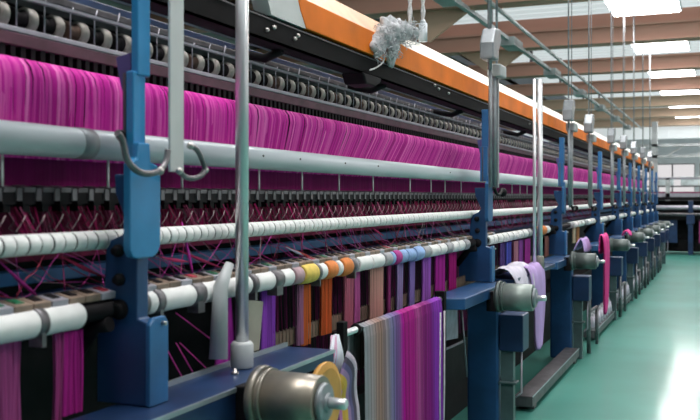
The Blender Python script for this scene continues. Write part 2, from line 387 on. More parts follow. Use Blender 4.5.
# sleeve bar
SD,SH,SR=1.5,1.203,.0345
bar=MB(); bar.ycyl(SD,SH,Y0,Y1,.024,16); bar.dbox(1.50,1.545,Y0,Y1,1.222,1.236)
bar=bar.build('yarn_bar','dark',org=(-SD,Y0,SH)); tag(bar,'lower bar with white and coloured sleeves that the yarns hang from','bar')
def col(name,c,rough=.75):
    return mat(name,c,rough,0,.1,40,.15,120)
W='white'
cY=col('yellow yarn winding',(.80,.58,.12)); cO=col('orange yarn winding',(.72,.22,.05)); cPk=col('dusty pink sleeve',(.45,.30,.33)); cLB=col('light blue winding',(.28,.42,.70)); cMg=col('magenta winding',(.42,.03,.25)); cGy=col('grey sleeve',(.38,.38,.40))
sl=[(-20,47,W,0),(50,88,W,0),(152,160,W,0),(167,198,W,0),(208,222,W,0),(224,254,W,0),(261,277,W,0),(286,296,W,0),(298,306,cPk,0),(307,320,cY,.003),(323,329,W,0),(330,339,cO,.003),(341,344.5,W,0),(345.5,354,cO,.004),(355,360,cGy,0),(362,374,W,0),(375,386,W,0),(388,394,cGy,0),(394.5,397,cLB,0),(397.5,403,cMg,.002),(403.5,409,cLB,.001),(410,417,cLB,0),(418,425,cLB,.004),(426.5,432,cGy,0),(433,441,W,0),(442,448,W,0),(449,454,cGy,0),(455,460,W,0),(461,466,W,0),(467,471,cGy,0)]
sl+=[(491,494.5,W,0),(495,498.5,W,0),(499.5,504,W,0),(505,509,W,0),(510,514,W,0),(515,519,W,0),(520,524,W,0),(525,529,W,0),(530,533,cGy,0),(541,547,cO,.006),(548,551,W,0)]
def sleeve(y0,y1,m,ex,parent):
    b=MB(); L=y1-y0; r=SR+ex; z=min(.006,L*.15)
    b.lathe([(0,r-.003),(z,r),(L*.5,r-.0012+ex),(L-z,r),(L,r-.003)],(-SD,y0,SH),(0,1,0),24)
    return b.build('bar_sleeve',m,parent)
for a,c,m,ex in sl:
    s_=sleeve(yy(a,SD-SR),yy(c,SD-SR),m,ex,bar)
    if m is not W: s_['label']={cY:'yellow yarn-wound sleeve',cO:'orange yarn-wound sleeve',cPk:'dusty pink sleeve',cLB:'light blue sleeve',cMg:'magenta sleeve',cGy:'grey sleeve'}[m]
y=yy(568,SD); i=0
while y<Y1-.3:
    sleeve(y,y+.2,W if i%4 else cGy,0,bar); y+=.27; i+=1
# clamps
for a,c in ((41,51),(146,151.5),(160,167),(198,208),(255,260),(277,285.5),(320,323),(355,358)):
    b=MB(); y0=yy(a,SD-SR); y1=yy(c,SD-SR); b.lathe([(0,.031),(.004,.037),(y1-y0-.004,.037),(y1-y0,.031)],(-SD,y0,SH),(0,1,0),24)
    b.dbox(SD-.03,SD+.01,y0+.01,y1-.01,SH-.055,SH-.02); b.build('bar_clamp','clamp',bar)
# tile blocks with holes on top of the bar
def tiles():
    y=Y0+.35; i=0
    while y<6.2:
        s=.062
        if not (1.93<y<2.06 or 5.58<y<5.76):
            b=MB(); b.hexa([(-1.54,y,1.236),(-1.49,y,1.232),(-1.49,y+s-.004,1.232),(-1.54,y+s-.004,1.236),(-1.54,y,1.262),(-1.488,y,1.250),(-1.488,y+s-.004,1.250),(-1.54,y+s-.004,1.262)])
            q=b.build('terminal_block','tan' if i%3 else 'palerail',bar,.002)
            mm=['dark','green','dark','red','dark','dark','green'][(i*5)%7]
            if y>2.1 and mm!='dark' and i%2: mm='dark'
            b=MB(); b.hexa([(-1.531,y+.016,1.255),(-1.501,y+.016,1.248),(-1.501,y+.042,1.248),(-1.531,y+.042,1.255),(-1.531,y+.016,1.2625),(-1.501,y+.016,1.2555),(-1.501,y+.042,1.2555),(-1.531,y+.042,1.2625)])
            b.build('contact_insert',mm,q)
        y+=s; i+=1
tiles()
# wooden reed strip
b=MB(); b.dbox(1.555,1.57,2.9,7.9,.925,.985)
o=b.build('reed_strip','wood',org=(-1.56,2.9,.92)); tag(o,'narrow brown wooden strip crossing low behind the hanging coloured yarns','wooden strip')
b=MB(); y=2.95
while y<7.8: b.dbox(1.552,1.555,y,y+.003,.93,.995); y+=.03
tag(b.build('reed_wires','tan',o),kind='stuff')

# ---------- upper part
rail('comb_rail','maroon rail holding the black comb above the magenta yarn','rail',[(1.70,1.76,1.895,1.928)],'maroon',.002)
b=MB(); b.dbox(1.74,1.77,Y0,Y1,1.862,1.905); y=Y0
while y<Y1: b.dbox(1.705,1.74,y,y+.018,1.866,1.905); y+=.037
o=b.build('yarn_comb','dark',org=(-1.74,Y0,1.86)); tag(o,'black toothed comb directly above the magenta yarn','comb')
b=MB(); y=Y0+.018
while y<Y1: b.dbox(1.712,1.738,y,y+.007,1.866,1.905); y+=.037
tag(b.build('comb_wires','combw',o),kind='stuff')
rail('guide_rail','pale lilac-grey rail under the row of spools','rail',[(1.70,1.745,1.930,1.944)],'palerail',.002)
rail('top_rail','thin grey rail just above the row of spools','rail',[(1.705,1.72,2.024,2.032)],'palerail')
rail('top_rail','broad dull grey rail below the black channel','rail',[(1.74,1.80,2.045,2.066),(1.80,1.82,2.00,2.06)],'rail',.003)
rail('bright_gap_strip','added pale strip for the light showing in the slit just under the black channel','bright_gap_strip',[(1.88,1.92,2.165,2.20)],'cream',.003)  # pale strip added to stand for the bright gap under the channel
rail('top_rail','dark blue rail beneath the black channel','rail',[(1.85,1.92,2.085,2.125)],'navy',.003)
# row of spools
e=MB(); e.ycyl(1.775,1.984,Y0,Y1,.009,10); e.dbox(1.80,1.81,Y0,Y1,1.94,2.03)
e=e.build('spool_rack','dark',org=(-1.775,Y0,1.98)); tag(e,'long rack holding the row of pale round spools near the top','rack')
y=Y0+.02; i=0; rest=MB(); rb=MB()
while y<Y1-.1:
    near=i<96
    mb=MB() if near else rest
    n=22 if near else 10
    mb.lathe([(0,.03),(.006,.036),(.028,.036),(.034,.03)],(-1.772,y+.05,1.984),(0,1,0),n)
    mc=MB() if near else rb
    mc.lathe([(0,.028),(.004,.03),(.012,.022),(.04,.02),(.05,.027)],(-1.772,y,1.984),(0,1,0),n)
    if near:
        q=mb.build('spool','spoolm',e); mc.build('spool_hub','hubm' if i%3==1 else 'dark',q)
        b=MB(); b.tube([(-1.735,y+.098,1.94),(-1.735,y+.098,2.028),(-1.73,y+.105,2.045+.012*(i%3))],.0022,6); b.build('divider_wire','palerail',e)
    y+=.107; i+=1
q=tag(rest.build('spools','spoolm',e),kind='stuff'); tag(rb.build('spool_hubs','dark',q),kind='stuff')

# black channel + orange beam
ch=MB(); ch.dbox(1.50,1.508,Y0,Y1,2.057,2.145); ch.dbox(1.50,1.585,Y0,Y1,2.137,2.145); ch.dbox(1.50,1.585,Y0,Y1,2.057,2.065)
ch=ch.build('black_channel','black',org=(-1.5,Y0,2.06)); tag(ch,'glossy black steel channel under the orange beam','channel')
b=MB(); b.dbox(1.497,1.501,Y0,Y1,2.134,2.139); b.build('channel_lip','rail',ch)
for px,k in ((273,.376),(266,.365),(297,.378),(294,.368),(434,.385),(438,.378),(448,.376),(529,.375),(620,.37)):
    Y=yy(px,1.5); b=MB(); b.lathe([(0,.008),(.006,.008),(.012,.005)],(-1.5,Y,hk(k,1.5)),(1,0,0),10); b.build('channel_bolt','bolt',ch)
ya=3.12
b=MB(); b.prism([(ya+.03,2.152),(Y1,2.152),(Y1,2.262),(ya-.05,2.262),(ya-.02,2.21)],'x',-1.56,-1.49)
og=b.build('orange_beam','orange',org=(-1.52,ya,2.15),bevel=.003); tag(og,'long orange painted beam along the top of the machine','beam')
b=MB(); b.prism([(2.86,2.150),(ya+.028,2.150),(ya-.022,2.21),(ya-.052,2.262),(2.80,2.262)],'x',-1.558,-1.492); b.build('bare_end','barplate',og)
b=MB(); b.hexa([(-1.60,2.85,2.262),(-1.492,2.85,2.262),(-1.492,4.3,2.262),(-1.60,4.3,2.262),(-1.60,2.85,2.372),(-1.555,2.85,2.352),(-1.555,4.3,2.352),(-1.60,4.3,2.372)]); q=b.build('top_flange',mat('peach with painted light',(.72,.42,.24),.5),og)  # overhead light on the sloping face is put into these paler colours
b=MB(); b.hexa([(-1.60,4.3,2.262),(-1.492,4.3,2.262),(-1.492,Y1,2.262),(-1.60,Y1,2.262),(-1.60,4.3,2.372),(-1.555,4.3,2.352),(-1.555,Y1,2.352),(-1.60,Y1,2.372)]); b.build('top_flange','cream',og)
# spacer brackets between channel and inner rails
for px in (270,375,455,520):
    Y=yy(px,1.6); b=MB(); b.tube([(-1.55,Y,2.057),(-1.62,Y,2.03),(-1.76,Y,2.06)],.018,8); b.build('channel_bracket','dark',ch)

# ------------------------------------------------------------------ magenta yarn
def lerp(a,b,t): return a+(b-a)*t
def mag(t):   # dye variation
    a=(.26,.002,.13); m_=(.68,.016,.38); c=(.95,.22,.62)
    return tuple(lerp(a[k],m_[k],t*2) for k in range(3)) if t<.5 else tuple(lerp(m_[k],c[k],t*2-1) for k in range(3))
def sm(x,a,b):
    t=max(0,min(1,(x-a)/(b-a))); return t*t*(3-2*t)
def curtain(prof,y0,y1,step,skew,dye,thick=.5):
    b=MB(); y=y0; i=0
    while y<y1:
        j=random.uniform(-.0015,.0015)+.004*noise.noise(Vector((y*9,0,3)))
        sk=skew(y)+random.uniform(-.01,.01)
        w=step*random.uniform(1.5,2.2); c=dye(y)
        base=len(b.v); n=len(prof)
        for (D,H,t) in prof:
            yc=y+sk*t; jj=j*(1 if t<.9 else .4)
            b.v += [(-D+jj-.002,yc-w/2,H),(-D+jj+.002,yc,H+.0),(-D+jj-.002,yc+w/2,H)]
        for k in range(n-1):
            o=base+k*3
            b.face([o,o+1,o+4,o+3],True,c); b.face([o+1,o+2,o+5,o+4],True,c)
        y+=step; i+=1
    return b
def dyeA(y):
    t=.56+.35*noise.noise(Vector((y*12,1,0)))+.35*noise.noise(Vector((y*50,5,0)))+random.uniform(-.22,.22)+(.25 if random.random()<.1 else 0)
    return mag(max(0,min(1,t)))
prof=[(1.668,1.60,0),(1.668,1.68,.3),(1.664,1.76,.6),(1.664,1.81,.8),(1.672,1.84,.9),(1.69,1.86,.96),(1.72,1.868,1),(1.76,1.866,1)]
b=curtain(prof,Y0,Y1,.0065,lambda y:.34*sm(y,2.6,4.6),dyeA)
o=b.build('magenta_yarn','thread',org=(-1.7,Y0,1.6)); tag(o,'curtain of bright magenta yarn strands above the grey tube','yarn',kind='stuff')
def shadeDye(y): 
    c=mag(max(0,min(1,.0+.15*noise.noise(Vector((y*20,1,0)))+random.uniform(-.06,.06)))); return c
b=curtain([(1.70,1.50,0),(1.70,1.62,0)],Y0,Y1,.012,lambda y:0,shadeDye)  # shade below the tube is dyed into this yarn sheet
o=b.build('shaded_warp','thread',org=(-1.7,Y0,1.5)); tag(o,'magenta warp sheet with shade put into its dye, between the grey tube and needle rack','yarn',kind='stuff')
# red threads and hooks below the needle rack
b=MB(); y=Y0
while y<Y1:
    lod=3
    for q in range(5):
        a=y+random.uniform(0,.034); c=random.choice([(.34,.008,.08),(.48,.012,.14),(.20,.006,.05),(.10,.005,.03),(.50,.10,.22)])
        D=random.uniform(1.60,1.675); r=.0016 if q<3 else .003
        b.tube([(-D,a,1.475),(-D+.02,a+random.uniform(-.02,.05),1.395)],r,lod,False,c)
    y+=.034 if y<8 else .06
o=b.build('red_threads','thread',org=(-1.64,Y0,1.46)); tag(o,'dense dark red threads between needle rack and white roller','threads',kind='stuff')
b=MB(); y=Y0
while y<13:
    a=y; b.tube([(-1.585,a,1.462),(-1.575,a+.008,1.44),(-1.58,a-.006,1.425),(-1.565,a+.006,1.412)],.0018,5,False,(.06,.04,.05)); 
    b.tube([(-1.59,a+.03,1.415),(-1.575,a+.036,1.44),(-1.58,a+.052,1.455)],.0014,3,False,(.5,.38,.40)); y+=.068
o=b.build('wire_hooks','thread',org=(-1.58,Y0,1.44)); tag(o,'small bent wire hooks hanging over the white roller','hooks',kind='stuff')
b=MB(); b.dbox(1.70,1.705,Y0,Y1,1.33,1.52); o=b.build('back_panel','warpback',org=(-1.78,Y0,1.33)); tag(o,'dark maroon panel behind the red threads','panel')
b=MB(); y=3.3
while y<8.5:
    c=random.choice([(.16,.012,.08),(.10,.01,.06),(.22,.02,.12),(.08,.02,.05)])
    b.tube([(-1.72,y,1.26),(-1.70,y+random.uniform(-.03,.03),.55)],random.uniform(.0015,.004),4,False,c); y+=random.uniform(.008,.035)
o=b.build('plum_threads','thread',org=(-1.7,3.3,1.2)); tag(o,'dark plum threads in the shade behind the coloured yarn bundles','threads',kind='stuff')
# loose threads tangle
b=MB()
pal=[(.40,.03,.20),(.28,.02,.06),(.42,.10,.28),(.20,.015,.05),(.35,.26,.28),(.50,.05,.34)]
for i in range(300):
    y=Y0+ (i/300)**1.25*11; c=random.choice(pal)
    h0=1.36; p=[]; ya_=y; dy=random.uniform(-.22,.3)
    D0=random.uniform(1.56,1.70); D1=random.uniform(1.53,1.60)
    for k in range(5):
        t=k/4; p.append((-(D0+(D1-D0)*t),ya_+dy*t,h0-.11*t-.02*math.sin(math.pi*t)*random.uniform(0,1.5)))
    b.tube(p,random.choice([.001,.0013,.0017]),3,False,c)
o=b.build('loose_threads','thread',org=(-1.6,Y0,1.3)); tag(o,'tangle of loose pink and red threads between white roller and lower bar','threads',kind='stuff')
# thicker tapered red strands (countable)
for i,(a,c,d,e_,cc,lab) in enumerate((
   (62,257,104,277,(.50,.03,.10),'red strand slanting left of the nearest upright frame'),
   (0,262,42,300,(.35,.02,.22),'plum strand slanting at the far left edge'),
   (182,222,196,290,(.70,.05,.50),'bright magenta strand crossing right of the flat hanging bar'),
   (178,250,222,268,(.45,.03,.12),'red strand pointing right before the tall chrome rod'),
   (285,246,322,262,(.50,.07,.07),'rust red strand right of the tall chrome rod'),
   (286,247,308,257,(.60,.60,.78),'pale lilac strand crossing the rust red strand'),
   (160,257,190,262,(.60,.05,.18),'crimson strand just right of the nearest upright frame'),
   (370,226,384,236,(.45,.02,.12),'crimson strand above the light blue sleeves'))):
    D=1.545
    b=MB(); P=Vector((-D,yy(a,D),hh(a,e_ if False else c,D))); Q=Vector((-D,yy(d,D),hh(d,e_,D)))
    b.tube([P,(P*.5+Q*.5)+Vector((0,0,-.002)),Q],[.0015,.006,.0012],6,True,cc)
    o=b.build('yarn_strand','thread',org=P); tag(o,lab,'yarn strand','loose yarn strands')
# long thin pink threads low in the near bay
for i,(a,c,d,e_,lab) in enumerate(((168,331,212,318,''),(166,348,189,390,'pink thread stretched low, first right of the nearest frame'),(176,343,196,378,'pink thread stretched low, second right of the nearest frame'),(180,343,210,372,'pink thread stretched low, third right of the nearest frame'),(176,313,212,340,'pink thread running from the white sleeve toward the tall rod'))):
    if not lab: continue
    D=1.5; P=Vector((-D,yy(a,D),hh(a,c,D))); Q=Vector((-D,yy(d,D),hh(d,e_,D)))
    b=MB(); b.tube([P,Q],.0022,6,True,(.62,.05,.34)); o=b.build('stretched_thread','thread',org=P); tag(o,lab,'thread','stretched pink threads')

# ------------------------------------------------------------------ hanging yarn bundles
def bundle(px0,px1,pyt,pyb,col_,lab,D=1.535,flare=1.0,xs=0):
    y0=yy(px0,D); y1=yy(px1,D); ht=hh((px0+px1)/2,pyt,D); hb=hh((px0+px1)/2,pyb,D)
    b=MB(); n=max(6,int((y1-y0)/.004)); n=min(n,26); w=(y1-y0)/n; ym=(y0+y1)/2
    for i in range(n):
        yc=y0+(i+.5)*w; f=random.uniform(.72,1.25); c=tuple(min(1,v*f) for v in col_)
        j=random.uniform(-.004,.004); base=len(b.v); K=7
        for k in range(K):
            t=k/(K-1); yt=ym+(yc-ym)*(1+(flare-1)*t)+xs*t+.004*math.sin(3*t+i*.4)
            h=ht+(hb-ht)*t; d=D+j+.002*t
            hw=w*.62*(1+(flare-1)*t)
            b.v += [(-d-.002,yt-hw,h),(-d+.003,yt,h),(-d-.002,yt+hw,h)]
        for k in range(K-1):
            o=base+3*k; b.face([o,o+1,o+4,o+3],True,c); b.face([o+1,o+2,o+5,o+4],True,c)
        # back face so the bundle has thickness
        base2=len(b.v)
        for k in range(K):
            vx=b.v[base+3*k+1]; b.v.append((vx[0]-.012,vx[1]-w*.6,vx[2])); b.v.append((vx[0]-.012,vx[1]+w*.6,vx[2]))
        for k in range(K-1):
            o=base2+2*k; b.face([o,o+1,o+3,o+2],True,c)
    o=b.build('yarn_bundle','thread',org=(-D,ym,ht)); tag(o,lab,'yarn bundle','yarn bundles hanging from the lower bar')
MG=(.52,.02,.30); PKL=(.60,.12,.38); VIO=(.36,.08,.62); ORG=(.72,.15,.04); PEA=(.68,.36,.30); LAVC=(.42,.32,.62); MV=(.40,.16,.30)
for a in [
 (-12,22,341,430,PKL,'wide light pink yarn bundle at the far left edge'),
 (55,62,333,425,(.50,.07,.28),'narrow rose yarn bundle left of the deep magenta one, left of the nearest frame'),
 (64,82,331,414,MG,'deep magenta yarn bundle just left of the nearest upright frame'),
 (262,275,290,352,VIO,'violet yarn bundle right of the tall chrome rod'),
 (298,303,285,345,MV,'mauve yarn bundle left of the first orange one'),
 (303,310,285,345,ORG,'orange yarn bundle below the yellow sleeve'),
 (322,332,278,334,(.74,.12,.03),'bright red-orange yarn bundle right of the yellow sleeve'),
 (345,353,270,328,(.60,.16,.25),'rose yarn bundle below the second orange sleeve'),
 (355,360,268,322,PKL,'pale pink narrow yarn bundle left of the peach one'),
 (371,383,265,322,PEA,'peach yarn bundle below a white sleeve'),
 (397,403,258,310,LAVC,'pale lilac yarn bundle below the magenta sleeve'),
 (410,415,255,305,(.32,.22,.58),'lavender yarn bundle below a light blue sleeve'),
 (423,431,252,300,(.46,.13,.62),'violet yarn bundle left of the two magenta ones'),
 (436,445,250,294,(.52,.02,.34),'magenta yarn bundle, wider of the pair before the second frame'),
 (450,456,248,290,(.46,.01,.20),'crimson-magenta yarn bundle beside the second upright frame'),
 (388,391,262,315,(.30,.04,.18),'thin plum yarn bundle between the peach and lilac ones'),
 (501,505,243,272,(.14,.08,.30),'dark indigo yarn bundle right of the second frame'),
 (506,511,242,270,(.10,.12,.55),'royal blue yarn bundle right of the second frame'),
 (514,518,241,268,(.66,.28,.36),'pink yarn bundle left of the double chrome rods'),
 (519,523,240,266,(.34,.08,.40),'purple yarn bundle left of the double chrome rods'),
 (525,530,239,264,(.48,.04,.36),'magenta yarn bundle touching the double chrome rods'),
 (545,549,236,256,(.30,.12,.10),'brown yarn bundle left of the third upright frame'),
 (573,575.5,226,243,(.70,.55,.40),'cream yarn bundle right of the third upright frame'),
 (577,579,226,243,(.55,.22,.10),'rust yarn bundle right of the cream one'),
]: bundle(*a)
bundle(222,230,278,372,(.66,.05,.55),'flared magenta yarn bundle seen left of the tall rod base',1.56,2.4)
# beige cloth beside rod
b=MB(); b.prism([(yy(243,1.51),.965),(yy(258,1.51),.965),(yy(262,1.51),1.13),(yy(245,1.51),1.15)],'x',-1.512,-1.505); o=b.build('beige_card','paper',org=(-1.6,yy(250,1.6),1.0)); tag(o,'beige card standing behind the base of the tall chrome rod','card')
o.data.materials[0]=mat('beige card',(.42,.40,.32),.7)

# ------------------------------------------------------------------ multicoloured woven cloth over its rod
cb=[(0,(.50,.52,.56)),(.09,(.44,.36,.36)),(.17,(.50,.33,.28)),(.24,(.40,.36,.42)),(.31,(.28,.26,.46)),(.38,(.30,.16,.38)),(.44,(.52,.04,.32)),(.56,(.50,.05,.30)),(.62,(.60,.18,.42)),(.70,(.36,.06,.26)),(.80,(.30,.06,.26)),(.84,(.34,.10,.50)),(1.0,(.40,.14,.60))]
def cc(t):
    for (a,c),(b_,d) in zip(cb,cb[1:]):
        if t<=b_: 
            q=(t-a)/(b_-a); return tuple(c[k]+(d[k]-c[k])*q for k in range(3))
    return cb[-1][1]
D=1.40; ya_,yb_=yy(358,D),yy(437,D); Htop=1.5-.352*D/CO
b=MB(); n=150; w=(yb_-ya_)/n
prof=[(D+.05,.75),(D+.045,Htop-.05),(D+.03,Htop-.004),(D,Htop+.008),(D-.024,Htop-.004),(D-.03,Htop-.05)]+[(D-.03-.001*k,Htop-.05-.1*k) for k in range(1,8)]
cols=[]
for i in range(n+1):
    y=ya_+i*w; wv=.008*math.sin(i*.21)+.004*math.sin(i*.57)
    for k,(d,h) in enumerate(prof): b.v.append((-d+wv*(k/len(prof))+.0015*(i%2),y,h+(.01*math.sin(i*.1) if k==0 else 0)))
P=len(prof)
for i in range(n):
    c=cc(i/n); f=random.uniform(.6,1.3); g_=sum(c)/3; c=tuple(max(0,min(1,(g_+(v-g_)*1.35)*f*.62)) for v in c)
    for k in range(P-1): b.face([i*P+k,(i+1)*P+k,(i+1)*P+k+1,i*P+k+1],False,c)
o=b.build('woven_cloth','cloth',org=(-D,ya_,Htop)); so=o.modifiers.new('thick','SOLIDIFY'); so.thickness=.003
tag(o,'multicoloured striped cloth, grey to magenta to purple, hanging over a rod','cloth')
yb0=yy(342,1.37)-.01
b=MB()
b.tube([(-D,yb0,Htop-.012),(-D,yb_+.05,Htop-.012)],.014,14); o=b.build('cloth_rod','chrome',org=(-D,ya_-.2,Htop)); tag(o,'steel rod carrying the multicoloured cloth','rod')
b=MB(); b.lathe([(0,.024),(.012,.024)],(-D,ya_-.03,Htop-.012),(0,1,0),16); b.build('rod_collar','dark',o)
yb=yy(342,1.37)
b=MB(); b.dbox(1.355,1.385,yb-.022,yb+.022,.78,Htop+.05); b.prism([(-1.355,.79),(-1.385,.79),(-1.47,.0),(-1.40,.0)],'y',yb-.02,yb+.02); b.dbox(1.38,1.405,yb-.02,yb+.02,Htop-.03,Htop+.01)
o=b.build('rod_bracket','black',org=(-1.38,yb,.0),bevel=.003); tag(o,'black upright bracket holding the left end of the cloth rod','bracket')
yb=yb_+.07
b=MB(); b.dbox(1.375,1.43,yb-.02,yb+.02,.0,Htop+.03); o=b.build('rod_bracket','black',org=(-1.38,yb,0),bevel=.003); tag(o,'black upright bracket holding the right end of the cloth rod','bracket')
# fringe cloth over bracket
b=MB(); D=1.335; ypos=yy(331,D); n=22
n=34; y0f=yy(337,D)
for i in range(n):
    t=i/(n-1); c=random.choice([(.62,.72,.84),(.72,.74,.80),(.60,.14,.35),(.66,.40,.55),(.74,.75,.80)]) if t<.6 else (.74,.78,.84)
    top=Vector((-D-.01*(i%2),y0f-.03+.04*t,.985)); mid=Vector((-D+.004*(i%3),y0f-.07+.10*t,.92)); bot=Vector((-D+.006*(i%3),y0f-.17+.22*t,.835))
    b.tube([top,mid,bot],[.004,.005,.0045],5,True,c)
o=b.build('fringed_cloth','thread',org=(-D,ypos,.95)); tag(o,'pale blue and pink fringe of yarn draped left of the black bracket','yarn fringe')
# striped draped band
b=MB(); D=1.27; y_=yy(350,D); pal2=[(.35,.25,.40),(.06,.05,.08),(.14,.12,.25),(.66,.40,.08),(.45,.45,.50),(.40,.15,.35)]
Yc=yy(338,D); nn=20; rows=[]
bands=[(.48,.42,.50),(.10,.08,.12),(.14,.12,.26),(.34,.22,.40),(.66,.42,.08),(.60,.36,.06),(.50,.20,.42),(.20,.05,.2)]
NB=len(bands)
for k in range(nn+1):
    for q in range(NB+1):
        r=.21-.145*q/NB; a_=.45+k*(1.12/12); 
        if a_<1.57: Y_,Z_=Yc+r*math.sin(a_), .71+r*math.cos(a_)*1.2
        else: Y_,Z_=Yc+r-.05*(a_-1.57), .71-(a_-1.57)*.45
        b.v.append((-D-.004*q+.01*math.sin(k*.5),Y_,Z_))
for k in range(nn):
    for q in range(NB):
        i0=k*(NB+1)+q; b.face([i0,i0+1,i0+NB+2,i0+NB+1],True,bands[q])
o=b.build('striped_cloth','cloth',org=(-D,y_,.8)); so=o.modifiers.new('thick','SOLIDIFY'); so.thickness=.004
tag(o,'curved striped cloth fold in mauve, navy and yellow behind the big drum','cloth')
D=1.12; Yd=yy(338,D)
b=MB(); b.lathe([(0,.115),(.008,.12),(.02,.12),(.026,.10)],(-D-.08,Yd+.05,hh(338,398,D)-.02),(1,0,0),32)
o=b.build('yarn_disc','amber',org=(-D,Yd,.9)); tag(o,'round amber disc behind the shaft of the big drum','disc')

# white cords and folded cloth by the second frame
for i,px in enumerate((440.5,444.5)):
    D=1.36; Y=yy(px,D); b=MB(); b.tube([(-D,Y,.90),(-D-.004,Y+.01*i,.5),(-D,Y-.03*i,.05)],.0045,6); o=b.build('cord','rope',org=(-D,Y,.9)); tag(o,'thin white cord hanging between cloth and second frame, '+('left' if i==0 else 'right')+' one of two','cord')
b=MB(); D=1.6; ya_=yy(438,D); 
b.hexa([(-1.62,ya_,.62),(-1.60,ya_,.62),(-1.60,ya_+.45,.58),(-1.62,ya_+.45,.58),(-1.62,ya_,.84),(-1.59,ya_,.84),(-1.58,ya_+.35,.86),(-1.62,ya_+.35,.86)])
o=b.build('folded_cloth','paper',org=(-1.6,ya_,.6)); tag(o,'small pale folded cloth hanging low left of the second frame','cloth')
b=MB(); b.tube([(-1.6,ya_-.1,.56),(-1.6,ya_+.6,.54)],.008,8); b.tube([(-1.6,ya_+.5,.86),(-1.58,ya_+.6,.30)],.006,6); b.dbox(1.59,1.61,ya_-.05,ya_+.0,.0,.6); o=b.build('wire_stand','palerail',org=(-1.6,ya_,0)); tag(o,'thin pale wire stand low in the gap before the second frame','stand')

# crumpled lavender cloth + hanging lavender strip right of drum 1
def drape(name,m,label,pts,width,thick=.012,n=14,lobes=3):
    b=MB(); K=len(pts)
    for k,(x,y,z,w) in enumerate(pts):
        for i in range(n+1):
            t=i/n; b.v.append((x+.012*math.sin(lobes*2*math.pi*t+k*.25), y+(t-.5)*w, z+.006*math.sin(9*t)))
    for k in range(K-1):
        for i in range(n): o=k*(n+1)+i; b.face([o,o+1,o+n+2,o+n+1],True)
    o=b.build(name,m,org=pts[0][:3]); s=o.modifiers.new('thick','SOLIDIFY'); s.thickness=thick; su=o.modifiers.new('sub','SUBSURF'); su.levels=1; su.render_levels=1
    return tag(o,label,'cloth')
Yl=yy(538,1.28); 
drape('hanging_cloth','lav','long lavender cloth strip hanging from the foot of the double chrome rods',[(-1.40,Yl,.96,.5),(-1.33,Yl,1.0,.55),(-1.29,Yl-.02,.97,.56),(-1.28,Yl-.02,.85,.52),(-1.27,Yl-.03,.7,.42),(-1.27,Yl-.06,.55,.34),(-1.27,Yl-.08,.46,.28),(-1.26,Yl-.1,.38,.18)],.5)
Yl=yy(514,1.34)
drape('crumpled_cloth','paper','crumpled pale lavender cloth lying behind the drum of the second frame',[(-1.48,Yl+.1,.95,.5),(-1.44,Yl+.1,1.02,.6),(-1.36,Yl+.1,1.03,.65),(-1.31,Yl+.1,.99,.65),(-1.28,Yl+.1,.90,.6),(-1.27,Yl+.1,.82,.5)],.5,.006,20,2)
M['pinkc']=mat('hot pink cloth',(.72,.04,.26),.75,0,.15,8,.4,25,stretch=(1,1,.2))
Yl=yy(602,1.18)
drape('hanging_cloth','pinkc','hot pink cloth strip hanging right of the third drum',[(-1.185,Yl+.02,.9,.46),(-1.18,Yl+.02,1.09,.48),(-1.165,Yl,1.12,.5),(-1.14,Yl,1.05,.48),(-1.14,Yl,.8,.42),(-1.14,Yl-.05,.5,.36),(-1.14,Yl-.1,.28,.2)],.5)
Yl=yy(585,1.33)
drape('hanging_cloth','lav','short lavender cloth behind the dark drum of the third frame',[(-1.40,Yl,.95,.7),(-1.37,Yl,1.03,.6),(-1.345,Yl,1.09,.4),(-1.325,Yl,1.02,.5),(-1.31,Yl,.93,.6)],.5)
Yl=yy(627,1.2)
drape('hanging_cloth','pinkc','small pink cloth on the fourth drum further down the aisle',[(-1.26,Yl,.98,.4),(-1.2,Yl,1.1,.4),(-1.14,Yl,.98,.4)],.5)

# ------------------------------------------------------------------ vertical rods
D=1.43; Y=yy(242,D); z0=.952
e=empty('tall_rod',(-D,Y,z0),'tall thick chrome rod standing on the near crossbeam','rod')
b=MB(); b.tube([(-D,Y,z0+.06),(-D,Y,2.9)],.0215,24); b.build('rod','chrome',e)
b=MB(); b.lathe([(0,.034),(.006,.037),(.075,.037),(.085,.03)],(-D,Y,z0),(0,0,1),24); b.build('rod_socket','duct',e)
b=MB(); b.tube([(-D-.01,Y-.13,1.0),(-D-.02,Y-.10,1.22),(-D-.01,Y-.06,1.29)],[.030,.024,.014],12); o=b.build('grey_lever','duct',org=(-D,Y-.1,1.0)); tag(o,'blurred slanting grey lever just left of the tall chrome rod','lever')
D=1.335; 
e=empty('chrome_post',(-D,yy(539.5,D),.946),'pair of chrome rods with a grey-brown socket between second and third frames','rod')
b=MB(); b.tube([(-D,yy(540,D),.98),(-D,yy(540,D),2.42)],.021,18); b.build('rod','chrome',e)
b=MB(); b.tube([(-D,yy(534.5,D),.98),(-D,yy(534.5,D),2.40)],.013,14); b.build('rod','chrome',e)
b=MB(); b.lathe([(0,.035),(.09,.036),(.1,.03)],(-D+.02,yy(537,D),.946),(0,0,1),16); b.build('rod_socket',mat('grey brown cap',(.22,.20,.17),.5),e)
